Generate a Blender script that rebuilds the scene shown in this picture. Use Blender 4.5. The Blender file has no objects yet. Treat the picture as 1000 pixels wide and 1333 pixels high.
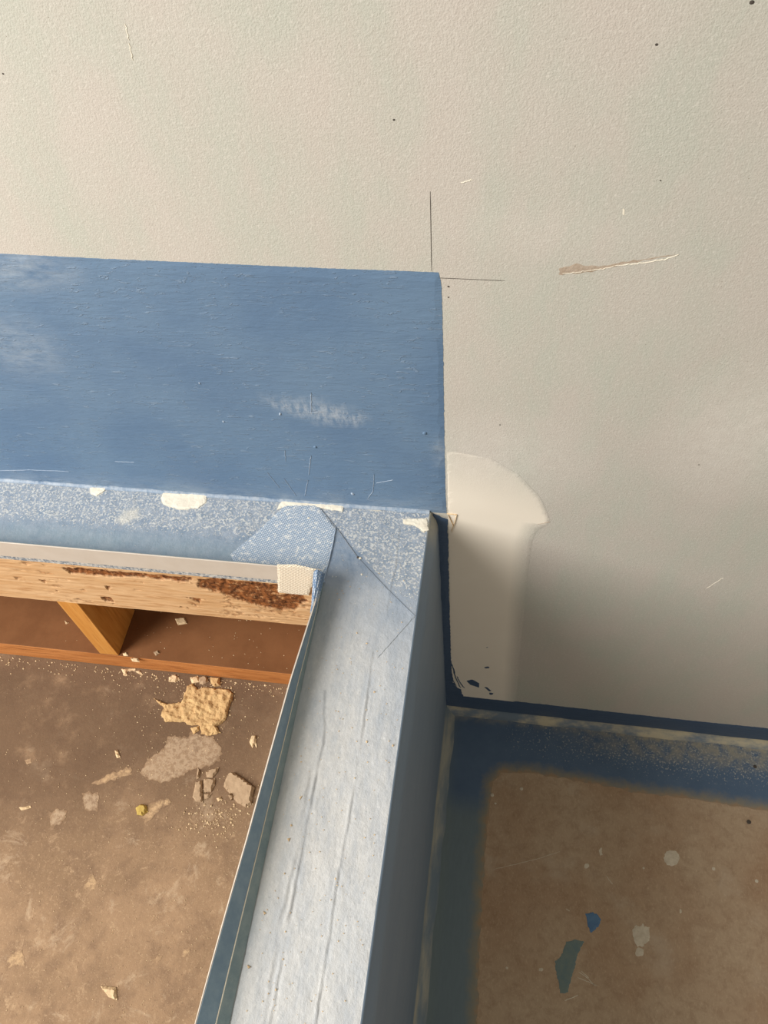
import bpy, bmesh, math, random
import numpy as np
from mathutils import Matrix, Vector, noise
from mathutils.geometry import delaunay_2d_cdt
random.seed(7)
SC = bpy.context.scene
COL = SC.collection
H = 0.7008                 # height of the ledge top above the shower floor
# ------------------------------------------------------------------ camera
FPX, YAW, PIT, ROL = 1050.1, 0.2478, 0.6183, -0.1282
CAM = np.array([0.0944, -0.6246, 0.8956 + H])
RM = np.array(Matrix.Rotation(YAW, 3, 'Z') @ Matrix.Rotation(PIT, 3, 'X') @ Matrix.Rotation(ROL, 3, 'Z'))
cd = bpy.data.cameras.new('camera'); cam = bpy.data.objects.new('camera', cd); COL.objects.link(cam)
cd.sensor_fit = 'HORIZONTAL'; cd.sensor_width = 36; cd.lens = 36 * FPX / 1000; cd.clip_start = 0.02
m4 = Matrix(RM.tolist()).to_4x4(); m4.translation = CAM.tolist(); cam.matrix_world = m4
SC.camera = cam
# ------------------------------------------------------------------ world, window light, exposure
w = bpy.data.worlds.new('room_ambient'); SC.world = w; w.use_nodes = True
w.node_tree.nodes['Background'].inputs[0].default_value = (1.0, 0.945, 0.85, 1)
w.node_tree.nodes['Background'].inputs[1].default_value = 0.455
ld = bpy.data.lights.new('window_daylight', 'AREA'); ld.shape = 'RECTANGLE'; ld.size = 1.1; ld.size_y = 2.2
ld.energy = 130; ld.color = (1.0, 0.98, 0.965)
lo = bpy.data.objects.new('window_daylight', ld); COL.objects.link(lo)
LP = Vector((-2.0, -1.4, H + 1.68)); LT = Vector((0, -0.1, H))
lo.location = LP; lo.rotation_euler = (LT - LP).to_track_quat('-Z', 'Y').to_euler()
SC.view_settings.view_transform = 'Standard'; SC.view_settings.look = 'None'
SC.view_settings.exposure = 0.0; SC.view_settings.gamma = 1.0; SC.view_settings.use_curve_mapping = False

# ------------------------------------------------------------------ geometry of the place (metres)
D = 0.1256                 # depth of the ledge / width of the low wall
ZB = H - 0.1266            # underside of the timber rail
ZT = H - 0.310             # top of the bottom plate
ZF = H - 0.3552            # bath-side floor
SH = 0.035                 # height of the edge strip
WX = 0.015                 # foot of the low wall's shower face
def ray(px): return RM @ np.array([(px[0] - 500) / FPX, -(px[1] - 666.5) / FPX, -1.0])
def on(px, ax, v):
    d = ray(px); return CAM + (v - CAM[ax]) / d[ax] * d
def pz(pts, z): return [tuple(on(q, 2, z)[:2]) for q in pts]                    # pixels -> (x, y) on a level plane
def py(pts, y=0.0): return [(on(q, 1, y)[0], on(q, 1, y)[2]) for q in pts]      # pixels -> (x, z) on an upright plane
def crop(pts, ox, oy, s): return [(ox + a / s, oy + b / s) for a, b in pts]

# ------------------------------------------------------------------ numpy helpers
def pdist(P, poly, closed=True):
    """distance of points P to a polyline"""
    P = np.asarray(P, float); A = np.asarray(poly, float)
    B = np.roll(A, -1, 0) if closed else A[1:]
    if not closed: A = A[:-1]
    best = np.full(len(P), 1e9)
    for a, b in zip(A, B):
        ab = b - a; t = np.clip(((P - a) @ ab) / max(ab @ ab, 1e-12), 0, 1)
        best = np.minimum(best, np.hypot(*(P - a - t[:, None] * ab).T))
    return best
def inside(P, poly):
    P = np.asarray(P, float); A = np.asarray(poly, float); B = np.roll(A, -1, 0)
    r = np.zeros(len(P), bool)
    for (ax, ay), (bx, by) in zip(A, B):
        if ay == by: continue
        c = ((ay > P[:, 1]) != (by > P[:, 1])) & (P[:, 0] < (bx - ax) * (P[:, 1] - ay) / (by - ay) + ax)
        r ^= c
    return r
def sd(P, poly):
    d = pdist(P, poly); return np.where(inside(P, poly), d, -d)
def sstep(a, b, x):
    t = np.clip((x - a) / (b - a), 0, 1); return t * t * (3 - 2 * t)
def nz(P, s, seed=0, oct=3):
    return np.array([noise.fractal(Vector((p[0] * s + seed * 7.1, p[1] * s + seed * 3.3, seed * 1.7)), 1.0, 2.0, oct) for p in P])
def rough(poly, step, amp, seed=0, freq=None, closed=True):
    """subdivide an outline and make it uneven"""
    out = []; n = len(poly); freq = freq or 0.6 / step
    for i in range(n if closed else n - 1):
        a = np.array(poly[i]); b = np.array(poly[(i + 1) % n]); L = np.linalg.norm(b - a)
        k = max(1, int(L / step)); nrm = np.array([-(b - a)[1], (b - a)[0]]) / max(L, 1e-9)
        for j in range(k):
            p = a + (b - a) * j / k
            q = noise.fractal(Vector((p[0] * freq + seed * 5.3, p[1] * freq, seed)), 1, 2, 3)
            out.append(tuple(p + nrm * amp * q))
    return out

# ------------------------------------------------------------------ object helpers
def link(name, me, mats, parent=None):
    o = bpy.data.objects.new(name, me); COL.objects.link(o)
    for m in (mats if isinstance(mats, (list, tuple)) else [mats]): me.materials.append(m)
    if parent: o.parent = parent
    return o
def mesh(name, V, F, mats, parent=None, smooth=False, attrs=None, midx=None):
    me = bpy.data.meshes.new(name); me.from_pydata([tuple(map(float, v)) for v in V], [], [tuple(map(int, f)) for f in F]); me.update()
    if smooth: me.polygons.foreach_set('use_smooth', [True] * len(me.polygons))
    for k, a in (attrs or {}).items():
        at = me.attributes.new(k, 'FLOAT', 'POINT'); at.data.foreach_set('value', np.asarray(a, np.float32))
    o = link(name, me, mats, parent)
    if midx is not None: me.polygons.foreach_set('material_index', midx)
    return o
def box(name, x0, x1, y0, y1, z0, z1, mats, parent=None, bev=0.0, seg=2):
    bm = bmesh.new(); bmesh.ops.create_cube(bm, size=1)
    for v in bm.verts: v.co = Vector(((x0 + x1) / 2 + v.co.x * (x1 - x0), (y0 + y1) / 2 + v.co.y * (y1 - y0), (z0 + z1) / 2 + v.co.z * (z1 - z0)))
    if bev: bmesh.ops.bevel(bm, geom=bm.edges[:], offset=bev, segments=seg, affect='EDGES', profile=0.5)
    me = bpy.data.meshes.new(name); bm.to_mesh(me); bm.free()
    return link(name, me, mats, parent)
def empty(name, loc=(0, 0, 0)):
    o = bpy.data.objects.new(name, None); o.empty_display_size = 0.05; COL.objects.link(o); o.location = loc; return o
def tag(o, label=None, cat=None, group=None, kind=None):
    if label: o['label'] = label
    if cat: o['category'] = cat
    if group: o['group'] = group
    if kind: o['kind'] = kind
    return o
def to3(uv, h, plane, base):
    """uv outline coordinates + height above the surface -> xyz"""
    if plane == 'z': return (uv[0], uv[1], base + h)
    return (uv[0], base - h, uv[1])
def slab(name, poly, plane, base, h, mat, parent=None, res=None, hn=0.0, hf=200., edge=0.002, seed=1, tilt=(0, 0), extra=None, lo=-0.0003):
    """a thin uneven layer with the given outline lying on a surface; rounded rim, side skirt"""
    poly = [tuple(p) for p in poly]; P = np.array(poly); n = len(poly)
    area = 0.5 * np.sum(P[:, 0] * np.roll(P[:, 1], -1) - np.roll(P[:, 0], -1) * P[:, 1])
    if area < 0: poly = poly[::-1]; P = P[::-1]
    mn, mx = P.min(0), P.max(0)
    res = res or max(0.0015, float((mx - mn).max()) / 40)
    gx, gy = np.meshgrid(np.arange(mn[0] + res / 2, mx[0], res), np.arange(mn[1] + res / 2, mx[1], res))
    G = np.stack([gx.ravel(), gy.ravel()], 1)
    if len(G):
        G = G + np.random.RandomState(seed).uniform(-.2, .2, G.shape) * res
        G = G[sd(G, P) > res * 0.35]
    allv = [Vector(p) for p in poly] + [Vector(p) for p in G.tolist()]
    ed = [(i, (i + 1) % n) for i in range(n)]
    vs, es, fs, ov, oe, of = delaunay_2d_cdt(allv, ed, [], 1, 1e-6)
    uv = np.array([tuple(v) for v in vs]); d = pdist(uv, P)
    prof = np.sqrt(np.clip(1 - (1 - np.clip(d / edge, 0, 1)) ** 2, 0, 1)) * 0.75 + 0.25
    c = uv.mean(0)
    hh = h * prof + (uv - c) @ np.array(tilt)
    if hn: hh = hh + hn * nz(uv, hf, seed) * np.clip(d / edge, 0, 1)
    hh = np.maximum(hh, 0.0001)
    V = [to3(u, float(k), plane, base) for u, k in zip(uv, hh)]
    F = []
    for f in fs:
        a, b, cc = [uv[i] for i in f[:3]]
        f = list(f)
        s = (b[0] - a[0]) * (cc[1] - a[1]) - (b[1] - a[1]) * (cc[0] - a[0])
        if s < 0: f = f[::-1]
        F.append(f)
    # skirt along open edges
    from collections import Counter
    cnt = Counter()
    for f in F:
        for i in range(len(f)): cnt[tuple(sorted((f[i], f[(i + 1) % len(f)])))] += 1
    low = {}
    D2 = list(d)
    for f in list(F):
        for i in range(len(f)):
            a, b = f[i], f[(i + 1) % len(f)]
            if cnt[tuple(sorted((a, b)))] == 1:
                for q in (a, b):
                    if q not in low:
                        low[q] = len(V); V.append(to3(uv[q], lo, plane, base)); D2.append(0)
                F.append([b, a, low[a], low[b]])
    at = {'edge': D2}
    if extra:
        UV = np.vstack([uv, uv[list(low.keys())]]) if low else uv
        for k, fn in extra.items(): at[k] = fn(UV)
    return mesh(name, V, F, mat, parent, smooth=h > 0.0015 and False, attrs=at)
def gridmesh(name, xs, ys, zf, mat, parent=None, attrs=None, skirt=None):
    """height field on a level rectangle; zf(P)->z, attrs: name->fn(P)"""
    X, Y = np.meshgrid(xs, ys); P = np.stack([X.ravel(), Y.ravel()], 1); Z = zf(P)
    nx, ny = len(xs), len(ys)
    idx = np.arange(nx * ny).reshape(ny, nx)
    F = np.stack([idx[:-1, :-1], idx[:-1, 1:], idx[1:, 1:], idx[1:, :-1]], -1).reshape(-1, 4)
    if (ys[-1] - ys[0]) * (xs[-1] - xs[0]) < 0: F = F[:, ::-1]
    V = np.column_stack([P, Z])
    return mesh(name, V, F, mat, parent, True, {k: f(P) for k, f in (attrs or {}).items()})
def ribbon(name, poly, width, plane, base, h, mat, parent):
    """thin raised line along a polyline"""
    P = np.array(poly, float); T = np.gradient(P, axis=0); T /= np.linalg.norm(T, axis=1)[:, None]; N = np.stack([-T[:, 1], T[:, 0]], 1)
    k = np.ones(len(P)); 
    if len(P) > 2: k[0] = k[-1] = .35
    V = []; F = []
    for i in range(len(P)):
        for s, hh in ((-1, -0.0002), (-.5, h), (.5, h), (1, -0.0002)): V.append(to3(P[i] + N[i] * s * width / 2 * k[i], hh, plane, base))
    for i in range(len(P) - 1):
        for j in range(3):
            a = i * 4 + j; F.append((a, a + 1, a + 5, a + 4))
    return mesh(name, V, F, mat, parent)
def polyline(pts, n=24, wob=0.0, seed=0):
    P = np.array(pts, float); L = np.concatenate([[0], np.cumsum(np.linalg.norm(np.diff(P, axis=0), axis=1))]); t = np.linspace(0, L[-1], n)
    Q = np.stack([np.interp(t, L, P[:, k]) for k in range(2)], 1)
    if wob: Q += wob * np.array([[noise.noise(Vector((i * .7, seed, 0))), noise.noise(Vector((i * .7, seed, 9)))] for i in range(n)])
    return Q

# ------------------------------------------------------------------ materials
def lin(c): return tuple((v / 255 / 12.92) if v <= 10 else ((v / 255 + 0.055) / 1.055) ** 2.4 for v in c) + (1,)
class M:
    def __init__(s, name, rough=0.7, spec=0.3):
        s.m = bpy.data.materials.new(name); s.m.use_nodes = True; s.t = s.m.node_tree; s.b = s.t.nodes['Principled BSDF']
        s.b.inputs['Roughness'].default_value = rough; s.b.inputs['Specular IOR Level'].default_value = spec
        s.co = s.t.nodes.new('ShaderNodeTexCoord').outputs['Object']
    def n(s, typ, ins=None, **kw):
        nd = s.t.nodes.new(typ)
        for k, v in kw.items(): setattr(nd, k, v)
        for k, v in (ins or {}).items():
            if isinstance(v, bpy.types.NodeSocket): s.t.links.new(v, nd.inputs[k])
            else: nd.inputs[k].default_value = v
        return nd
    def map(s, scale=(1, 1, 1), rot=(0, 0, 0)):
        return s.n('ShaderNodeMapping', {'Vector': s.co, 'Scale': scale, 'Rotation': rot}).outputs[0]
    def noise(s, scale, detail=4, rough=.55, vec=None, dist=0.0):
        return s.n('ShaderNodeTexNoise', {'Vector': vec or s.co, 'Scale': scale, 'Detail': detail, 'Roughness': rough, 'Distortion': dist}).outputs[0]
    def voro(s, scale, vec=None): return s.n('ShaderNodeTexVoronoi', {'Vector': vec or s.co, 'Scale': scale}).outputs[0]
    def ramp(s, v, a, b, lo=0.0, hi=1.0):
        return s.n('ShaderNodeMapRange', {0: v, 1: a, 2: b, 3: lo, 4: hi}, interpolation_type='SMOOTHSTEP').outputs[0]
    def mix(s, f, a, b):
        nd = s.n('ShaderNodeMix', data_type='RGBA')
        for i, v in ((0, f), (6, a), (7, b)):
            if isinstance(v, bpy.types.NodeSocket): s.t.links.new(v, nd.inputs[i])
            else: nd.inputs[i].default_value = v
        return nd.outputs[2]
    def math(s, op, a, b=0.0):
        return s.n('ShaderNodeMath', {0: a, 1: b}, operation=op, use_clamp=False).outputs[0]
    def attr(s, k): return s.n('ShaderNodeAttribute', attribute_name=k).outputs['Fac']
    def xyz(s): return s.n('ShaderNodeSeparateXYZ', {0: s.co}).outputs
    def bump(s, hgt, dist=0.001, strength=1.0, prev=None):
        ins = {'Height': hgt, 'Distance': dist, 'Strength': strength}
        if prev: ins['Normal'] = prev
        return s.n('ShaderNodeBump', ins).outputs[0]
    def out(s, col, nrm=None, rough=None):
        for k, v in (('Base Color', col), ('Normal', nrm), ('Roughness', rough)):
            if v is None: continue
            if isinstance(v, bpy.types.NodeSocket): s.t.links.new(v, s.b.inputs[k])
            else: s.b.inputs[k].default_value = v
        return s.m

def mat_board():
    s = M('plasterboard_paper', .9, .15)
    blot = s.noise(9, 4, .55, s.map((1.2, 1, .6))); fib = s.noise(260, 5, .75); sp = s.noise(600, 2, .5)
    vert = s.noise(40, 4, .6, s.map((1, 1, .35)))
    c = s.mix(s.ramp(blot, .35, .65), lin((192, 184, 172)), lin((184, 183, 169)))
    c = s.mix(s.ramp(vert, .4, .65, 0, .4), c, lin((191, 181, 169)))
    c = s.mix(s.ramp(fib, .48, .72, 0, .5), c, lin((214, 208, 196)))
    c = s.mix(s.ramp(s.noise(190, 5, .75), .55, .75, 0, .45), c, lin((160, 153, 140)))
    dot = s.math('LESS_THAN', s.voro(55), 0.03); c = s.mix(s.math('MULTIPLY', dot, .5), c, lin((120, 105, 88)))
    # powdery sanded areas and skim of filler
    hz = s.attr('haze'); hzn = s.math('MULTIPLY', hz, s.ramp(s.noise(60, 5, .65), .3, .7, .45, 1.0))
    c = s.mix(hzn, c, lin((228, 222, 210)))
    pl = s.attr('plaster'); c = s.mix(pl, c, s.mix(s.noise(14, 3), lin((240, 230, 212)), lin((233, 221, 202))))
    st_ = s.math('SUBTRACT', .5, s.math('MULTIPLY', pl, .46))
    b1 = s.bump(s.noise(300, 4, .7), .0008, st_); b2 = s.bump(sp, .0004, st_, b1)
    return s.out(c, b2)
def mat_blue_wall():
    s = M('blue_membrane_paint', .5, .35)
    x, y, z = s.xyz()
    c = s.mix(s.ramp(s.noise(8, 3), .3, .7), lin((93, 118, 145)), lin((104, 128, 152)))
    cl = s.math('MULTIPLY', s.attr('cloud'), s.ramp(s.noise(26, 6, .7, s.map((1, 1, 2.5))), .3, .7))
    c = s.mix(s.math('MULTIPLY', cl, .65), c, lin((160, 170, 178)))
    orange = s.noise(120, 4, .6, s.map((.6, 1, 1.6)))
    wav = s.noise(30, 4, .6, s.map((.5, 1, 3.2)), .8)
    crest = s.math('MULTIPLY', s.ramp(s.noise(110, 4, .6, s.map((.5, 1, 1.9)), 1.2), .58, .65), s.ramp(s.noise(16, 3), .36, .56))
    c = s.mix(s.math('MULTIPLY', crest, .26), c, lin((152, 168, 184)))
    sm = s.math('MULTIPLY', s.attr('smear'), s.ramp(s.noise(90, 6, .75, s.map((1.6, 1, .6), (0, .3, 0))), .35, .65))
    c = s.mix(s.math('MULTIPLY', sm, .9), c, lin((190, 194, 196)))
    b = s.bump(wav, .0022, .4); b = s.bump(crest, .0007, .7, b); b = s.bump(orange, .0010, .55, b)
    return s.out(c, b)
def mat_top():
    s = M('speckled_blue_membrane', .62, .3)
    sp = s.attr('speck'); du = s.attr('dust'); gr = s.attr('green'); pa = s.attr('patch')
    c = s.mix(s.noise(10, 3), lin((98, 119, 142)), lin((114, 133, 152)))
    c = s.mix(s.math('MULTIPLY', gr, s.ramp(s.noise(18, 4), .25, .7, .5, 1)), c, lin((134, 152, 160)))
    dn = s.math('MULTIPLY', du, s.ramp(s.noise(30, 5, .6, s.map((2.5, .6, 1))), .2, .65, .6, 1.0))
    dc = s.mix(s.noise(9, 3), lin((188, 191, 192)), lin((203, 197, 186)))
    dc = s.mix(s.ramp(s.noise(260, 5, .75, s.map((1, .6, 1))), .48, .72, 0, .6), dc, lin((222, 219, 212)))
    dc = s.mix(s.ramp(s.noise(200, 5, .75, s.map((1.3, .45, 1))), .55, .75, 0, .6), dc, lin((150, 152, 152)))
    c = s.mix(dn, c, dc)
    ths = s.math('SUBTRACT', 0.78, s.math('MULTIPLY', sp, 0.255))
    spn = s.noise(330, 3, .6); spl = s.noise(190, 4, .65)
    spm = s.math('MAXIMUM', s.ramp(s.math('SUBTRACT', spn, ths), 0, .05), s.ramp(s.math('SUBTRACT', spl, s.math('ADD', ths, .03)), 0, .04))
    c = s.mix(s.math('MULTIPLY', spm, .85), c, lin((214, 212, 202)))
    c = s.mix(s.math('MULTIPLY', s.math('ADD', s.math('MULTIPLY', sp, .45), .18), s.ramp(s.noise(70, 5, .65), .25, .7, .3, 1)), c, lin((176, 180, 184)))
    c = s.mix(pa, c, s.mix(s.noise(60, 3), lin((232, 224, 204)), lin((218, 210, 192))))
    c = s.mix(s.math('MULTIPLY', s.attr('crease'), .8), c, lin((128, 130, 132)))
    pit = s.ramp(s.noise(150, 3, .6), .66, .74); c = s.mix(s.math('MULTIPLY', pit, .25), c, lin((120, 118, 112)))
    b = s.bump(s.noise(150, 5, .7, s.map((1, .7, 1))), .0018, .7); b = s.bump(spm, .0008, .6, b)
    return s.out(c, b)
def mat_side():
    s = M('dusty_blue_membrane', .55, .3)
    w_ = s.attr('worn')
    c = s.mix(s.noise(9, 4, .6, s.map((1, .4, 1.6))), lin((104, 120, 138)), lin((120, 134, 146)))
    c = s.mix(s.math('MULTIPLY', w_, s.ramp(s.noise(40, 5, .65), .25, .65, .35, 1)), c, lin((178, 170, 146)))
    return s.out(c, s.bump(s.noise(60, 4, .6, s.map((1, .4, 1))), .0012, .4))
def mat_navy(name='blue_membrane_brush', a=(62, 80, 104), b=(76, 94, 116)):
    s = M(name, .5, .35)
    c = s.mix(s.noise(30, 5, .6, s.map((.25, 1, 3))), lin(a), lin(b))
    return s.out(c, s.bump(s.noise(60, 4, .6, s.map((.3, 1, 4))), .0012, .5))
def mat_border():
    s = M('membrane_on_floor', .6, .3)
    e = s.attr('edge'); sp = s.attr('speck'); tl = s.attr('teal')
    c = s.mix(s.noise(24, 4), lin((74, 94, 118)), lin((90, 110, 132)))
    c = s.mix(tl, c, s.mix(s.noise(60, 5, .6, s.map((3, .6, 1))), lin((102, 114, 116)), lin((114, 128, 130))))
    ths = s.math('SUBTRACT', 0.78, s.math('MULTIPLY', sp, 0.25)); spn = s.noise(260, 4, .7)
    spm = s.ramp(s.math('SUBTRACT', spn, ths), 0, .06)
    c = s.mix(s.math('MULTIPLY', spm, .65), c, lin((186, 182, 168)))
    d = s.attr('bei'); c = s.mix(s.math('MULTIPLY', d, s.ramp(s.noise(50, 5, .6), .3, .65)), c, lin((158, 150, 130)))
    ed = s.math('ADD', e, s.math('MULTIPLY', s.math('SUBTRACT', s.noise(45, 5, .65), .5), .03))
    thin = s.ramp(ed, .026, .002); c = s.mix(s.math('MULTIPLY', thin, .85), c, lin((138, 128, 106)))
    thin2 = s.ramp(ed, .007, -.002); c = s.mix(thin2, c, lin((152, 126, 98)))
    return s.out(c, s.bump(s.noise(110, 4, .6), .001, .4))
def mat_fillet():
    s = M('smeared_sealant', .6, .3)
    c = s.mix(s.ramp(s.noise(22, 5, .65, s.map((.5, 1, 1))), .38, .62), lin((188, 176, 148)), lin((110, 122, 132)))
    return s.out(c, s.bump(s.noise(50, 4), .0015, .5))
def mat_foot():
    s = M('dusty_membrane_cove', .6, .3)
    c = s.mix(s.ramp(s.noise(26, 5, .65, s.map((1, .2, 1))), .4, .7), lin((104, 118, 128)), lin((160, 156, 140)))
    return s.out(c, s.bump(s.noise(50, 4, .6, s.map((1, .3, 1))), .0015, .5))
def mat_hardboard():
    s = M('brown_chipboard_floor', .8, .2)
    c = s.mix(s.ramp(s.noise(5, 4), .35, .65), lin((163, 134, 106)), lin((176, 153, 126)))
    c = s.mix(s.ramp(s.noise(48, 8, .8, None, .4), .42, .68, 0, .5), c, lin((136, 108, 84)))
    c = s.mix(s.ramp(s.noise(300, 5, .8, s.map((1, .5, 1), (0, 0, .7))), .5, .7, 0, .45), c, lin((204, 180, 150)))
    c = s.mix(s.ramp(s.noise(9, 5, .6), .55, .72, 0, .4), c, lin((188, 172, 150)))
    c = s.mix(s.math('MULTIPLY', s.ramp(s.noise(60, 6, .75, s.map((1, 5, 1), (0, 0, .5))), .64, .72), .4), c, lin((204, 190, 170)))
    return s.out(c, s.bump(s.noise(160, 5, .7), .0007, .5))
def bath_col(s):
    c = s.mix(s.ramp(s.noise(7, 4, .6), .35, .65), lin((136, 110, 84)), lin((156, 127, 98)))
    c = s.mix(s.ramp(s.noise(30, 7, .75), .45, .66, 0, .6), c, lin((116, 92, 72)))
    c = s.mix(s.ramp(s.noise(55, 7, .8, None, .6), .55, .7, 0, .6), c, lin((190, 160, 126)))
    c = s.mix(s.ramp(s.noise(240, 5, .8), .52, .7, 0, .6), c, lin((190, 160, 126)))
    c = s.mix(s.ramp(s.noise(200, 5, .8, s.map((1, 1, 1), (0, 0, .4))), .56, .72, 0, .7), c, lin((100, 78, 60)))
    c = s.mix(s.ramp(s.noise(14, 7, .75, None, .5), .56, .66, 0, .45), c, lin((194, 170, 140)))
    return c
def mat_bathfloor():
    s = M('dirty_chipboard_floor', .85, .2); c = bath_col(s)
    dk = s.math('MULTIPLY', s.attr('dark_by_plate'), s.ramp(s.noise(20, 6, .7), .15, .5)); c = s.mix(s.math('MULTIPLY', dk, .8), c, lin((98, 76, 58)))
    return s.out(c, s.bump(s.noise(110, 6, .75), .0018, .6))
def mat_stain(name, a, b, keep=.75):
    s = M(name, .88, .2); c = bath_col(s)
    f = s.ramp(s.math('ADD', s.math('MULTIPLY', s.attr('edge'), 60.0), s.noise(140, 6, .75)), .42, .75)
    pit = s.ramp(s.noise(130, 4, .7), .42, .56)
    pc = s.mix(s.noise(90, 4), lin(a), lin(b)); f2 = s.math('MULTIPLY', s.math('MULTIPLY', f, s.ramp(pit, 0, 1, .35, 1)), keep)
    return s.out(s.mix(f2, c, pc), s.bump(s.noise(110, 6, .75), .002, .6))
def mat_wood(name, a, b, c3, fac=1.0):
    s = M(name, .65, .25)
    g = s.noise(7, 6, .6, s.map((1.2, 9, 9)), .6); g2 = s.noise(22, 5, .6, s.map((.8, 9, 9)))
    c = s.mix(s.ramp(g, .35, .65), lin(a), lin(b)); c = s.mix(s.ramp(g2, .5, .66, 0, .75), c, lin(c3))
    bk = s.attr('bark'); bn = s.mix(s.ramp(s.noise(120, 5, .7), .3, .7), lin((66, 36, 18)), lin((150, 92, 48)))
    bn = s.mix(s.ramp(s.noise(110, 5, .75), .54, .66, 0, .75), bn, lin((196, 150, 104)))
    c = s.mix(bk, c, bn)
    b1 = s.bump(g2, .0012, .5)
    return s.out(c, b1)
def mat_woodz(name, a, b, c3):
    s = M(name, .6, .25)
    g = s.noise(9, 6, .6, s.map((9, 9, .8)), .5)
    c = s.mix(s.ramp(g, .3, .7), lin(a), lin(b)); c = s.mix(s.ramp(s.noise(25, 5, .6, s.map((9, 9, .6))), .5, .7, 0, .6), c, lin(c3))
    return s.out(c, s.bump(g, .0008, .4))
def mat_plain(name, a, b, sc=40, rough=.6, spec=.3, bump=.0006, det=4):
    s = M(name, rough, spec); c = s.mix(s.ramp(s.noise(sc, det, .65), .3, .7), lin(a), lin(b))
    return s.out(c, s.bump(s.noise(sc * 3, 4, .65), bump, .6))
def mat_weave(name, a, b, dirt=None, rot=.6, plane='y'):
    s = M(name, .75, .2)
    r = (0, rot, 0) if plane == 'y' else (0, 0, rot)
    v = s.map((1, 1, 1), r)
    w1 = s.n('ShaderNodeTexWave', {'Vector': v, 'Scale': 118.0, 'Distortion': .6, 'Detail': 1.0}, bands_direction='X').outputs[1]
    w2 = s.n('ShaderNodeTexWave', {'Vector': v, 'Scale': 118.0, 'Distortion': .6, 'Detail': 1.0}, bands_direction='Z' if plane == 'y' else 'Y').outputs[1]
    ww = s.math('MULTIPLY', w1, w2)
    c = s.mix(ww, lin(a), lin(b))
    if dirt: c = s.mix(s.ramp(s.noise(170, 5, .7), .52, .64, 0, .8), c, lin(dirt))
    return s.out(c, s.bump(ww, .0008, .8))

BOARD, BLUE, TOP, SIDE, NAVY = mat_board(), mat_blue_wall(), mat_top(), mat_side(), mat_navy()
BORDER, FILLET, FOOT, HARD, BATH = mat_border(), mat_fillet(), mat_foot(), mat_hardboard(), mat_bathfloor()
PINE = mat_wood('pale_pine', (214, 176, 132), (200, 158, 112), (176, 128, 82))
STUD = mat_woodz('orange_pine', (212, 152, 78), (196, 132, 60), (168, 104, 44))
PLATE = mat_wood('orange_pine_plate', (196, 130, 74), (180, 114, 60), (150, 90, 46))
PLATETOP = mat_plain('red_brown_plate_top', (124, 82, 50), (112, 72, 42), 14, .8, .2)
PVC = mat_plain('white_plastic', (198, 187, 173), (192, 180, 165), 20, .45, .4, .0002)
PVCBLUE = mat_plain('blue_coated_plastic', (108, 130, 146), (124, 144, 156), 60, .4, .4, .0004)
TEAL = mat_plain('teal_membrane_smear', (116, 134, 138), (134, 148, 148), 70, .5, .3, .0008)
WHITE = mat_plain('off_white_filler', (236, 228, 208), (222, 212, 192), 60, .8, .2)
MORTAR = mat_plain('buff_mortar', (206, 172, 122), (186, 150, 104), 60, .9, .15, .0014)
PLASTER = mat_plain('grey_buff_plaster', (178, 152, 122), (162, 136, 108), 60, .9, .15)
PALE = mat_plain('pale_plaster_crumb', (226, 200, 160), (196, 168, 130), 90, .9, .15)
STAIN = mat_stain('thin_plaster_stain', (184, 160, 132), (170, 146, 120))
YELLOW = mat_plain('yellow_foam', (196, 170, 96), (176, 148, 80), 120, .9, .1)
DARK = mat_plain('dark_pencil', (86, 78, 70), (70, 64, 58), 200, .8, .2, .0001)
SEAM = mat_plain('seam_grey', (110, 116, 122), (140, 144, 148), 200, .8, .2, .0001)  # plain grey of the cut line along the mitre
PALEBLUE = mat_plain('pale_blue_scratch', (176, 186, 196), (150, 166, 184), 200, .7, .2, .0001)
DRIPBLUE = mat_plain('blue_paint', (84, 118, 148), (74, 106, 140), 80, .4, .3, .0003)
DRIPTEAL = mat_plain('grey_teal_paint', (112, 124, 116), (98, 116, 116), 60, .6, .3, .0006)
DRIPWHITE = mat_plain('off_white_paint', (206, 194, 172), (186, 172, 150), 90, .7, .2, .0006)
SCUFF = mat_plain('torn_brown_paper', (184, 168, 150), (164, 146, 126), 120, .95, .1, .001)
WEAVE = mat_weave('beige_mesh_tape', (226, 212, 188), (238, 226, 206))
WEAVEB = mat_weave('blue_soaked_mesh', (138, 156, 174), (224, 226, 226), (226, 224, 216), .25, 'z')
WEAVEW = mat_weave('blue_frayed_mesh', (100, 122, 148), (206, 212, 216), None, .3, 'y')

# ================================================================== THE SETTING
# back wall -------------------------------------------------------
wxs = np.concatenate([np.linspace(-1.6, -.5, 30)[:-1], np.arange(-.5, .8, .01), np.linspace(.8, 1.6, 20)])
wzs = np.concatenate([np.linspace(-.05, 0, 2)[:-1], np.arange(0, H + .7, .01), np.linspace(H + .7, 2.4, 20)])
X, Z = np.meshgrid(wxs, wzs); WP = np.stack([X.ravel(), Z.ravel()], 1)
def haze_fn(P):
    a = py([(985, 565)])[0]; b = py([(640, 600)])[0]; c = py([(700, 300)])[0]
    f = lambda q, rx, rz: np.clip(1.2 - np.hypot((P[:, 0] - q[0]) / rx, (P[:, 1] - q[1]) / rz), 0, 1)
    return np.clip(.45 * f(a, .10, .12) + .35 * f(b, .12, .09) + .12 * f(c, .10, .03), 0, 1)
nx_, nz_ = len(wxs), len(wzs); idx = np.arange(nx_ * nz_).reshape(nz_, nx_)
Fw = np.stack([idx[:-1, :-1], idx[:-1, 1:], idx[1:, 1:], idx[1:, :-1]], -1).reshape(-1, 4).tolist()
Vw = [(p[0], 0.0, p[1]) for p in WP]; k0 = len(Vw)
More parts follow.
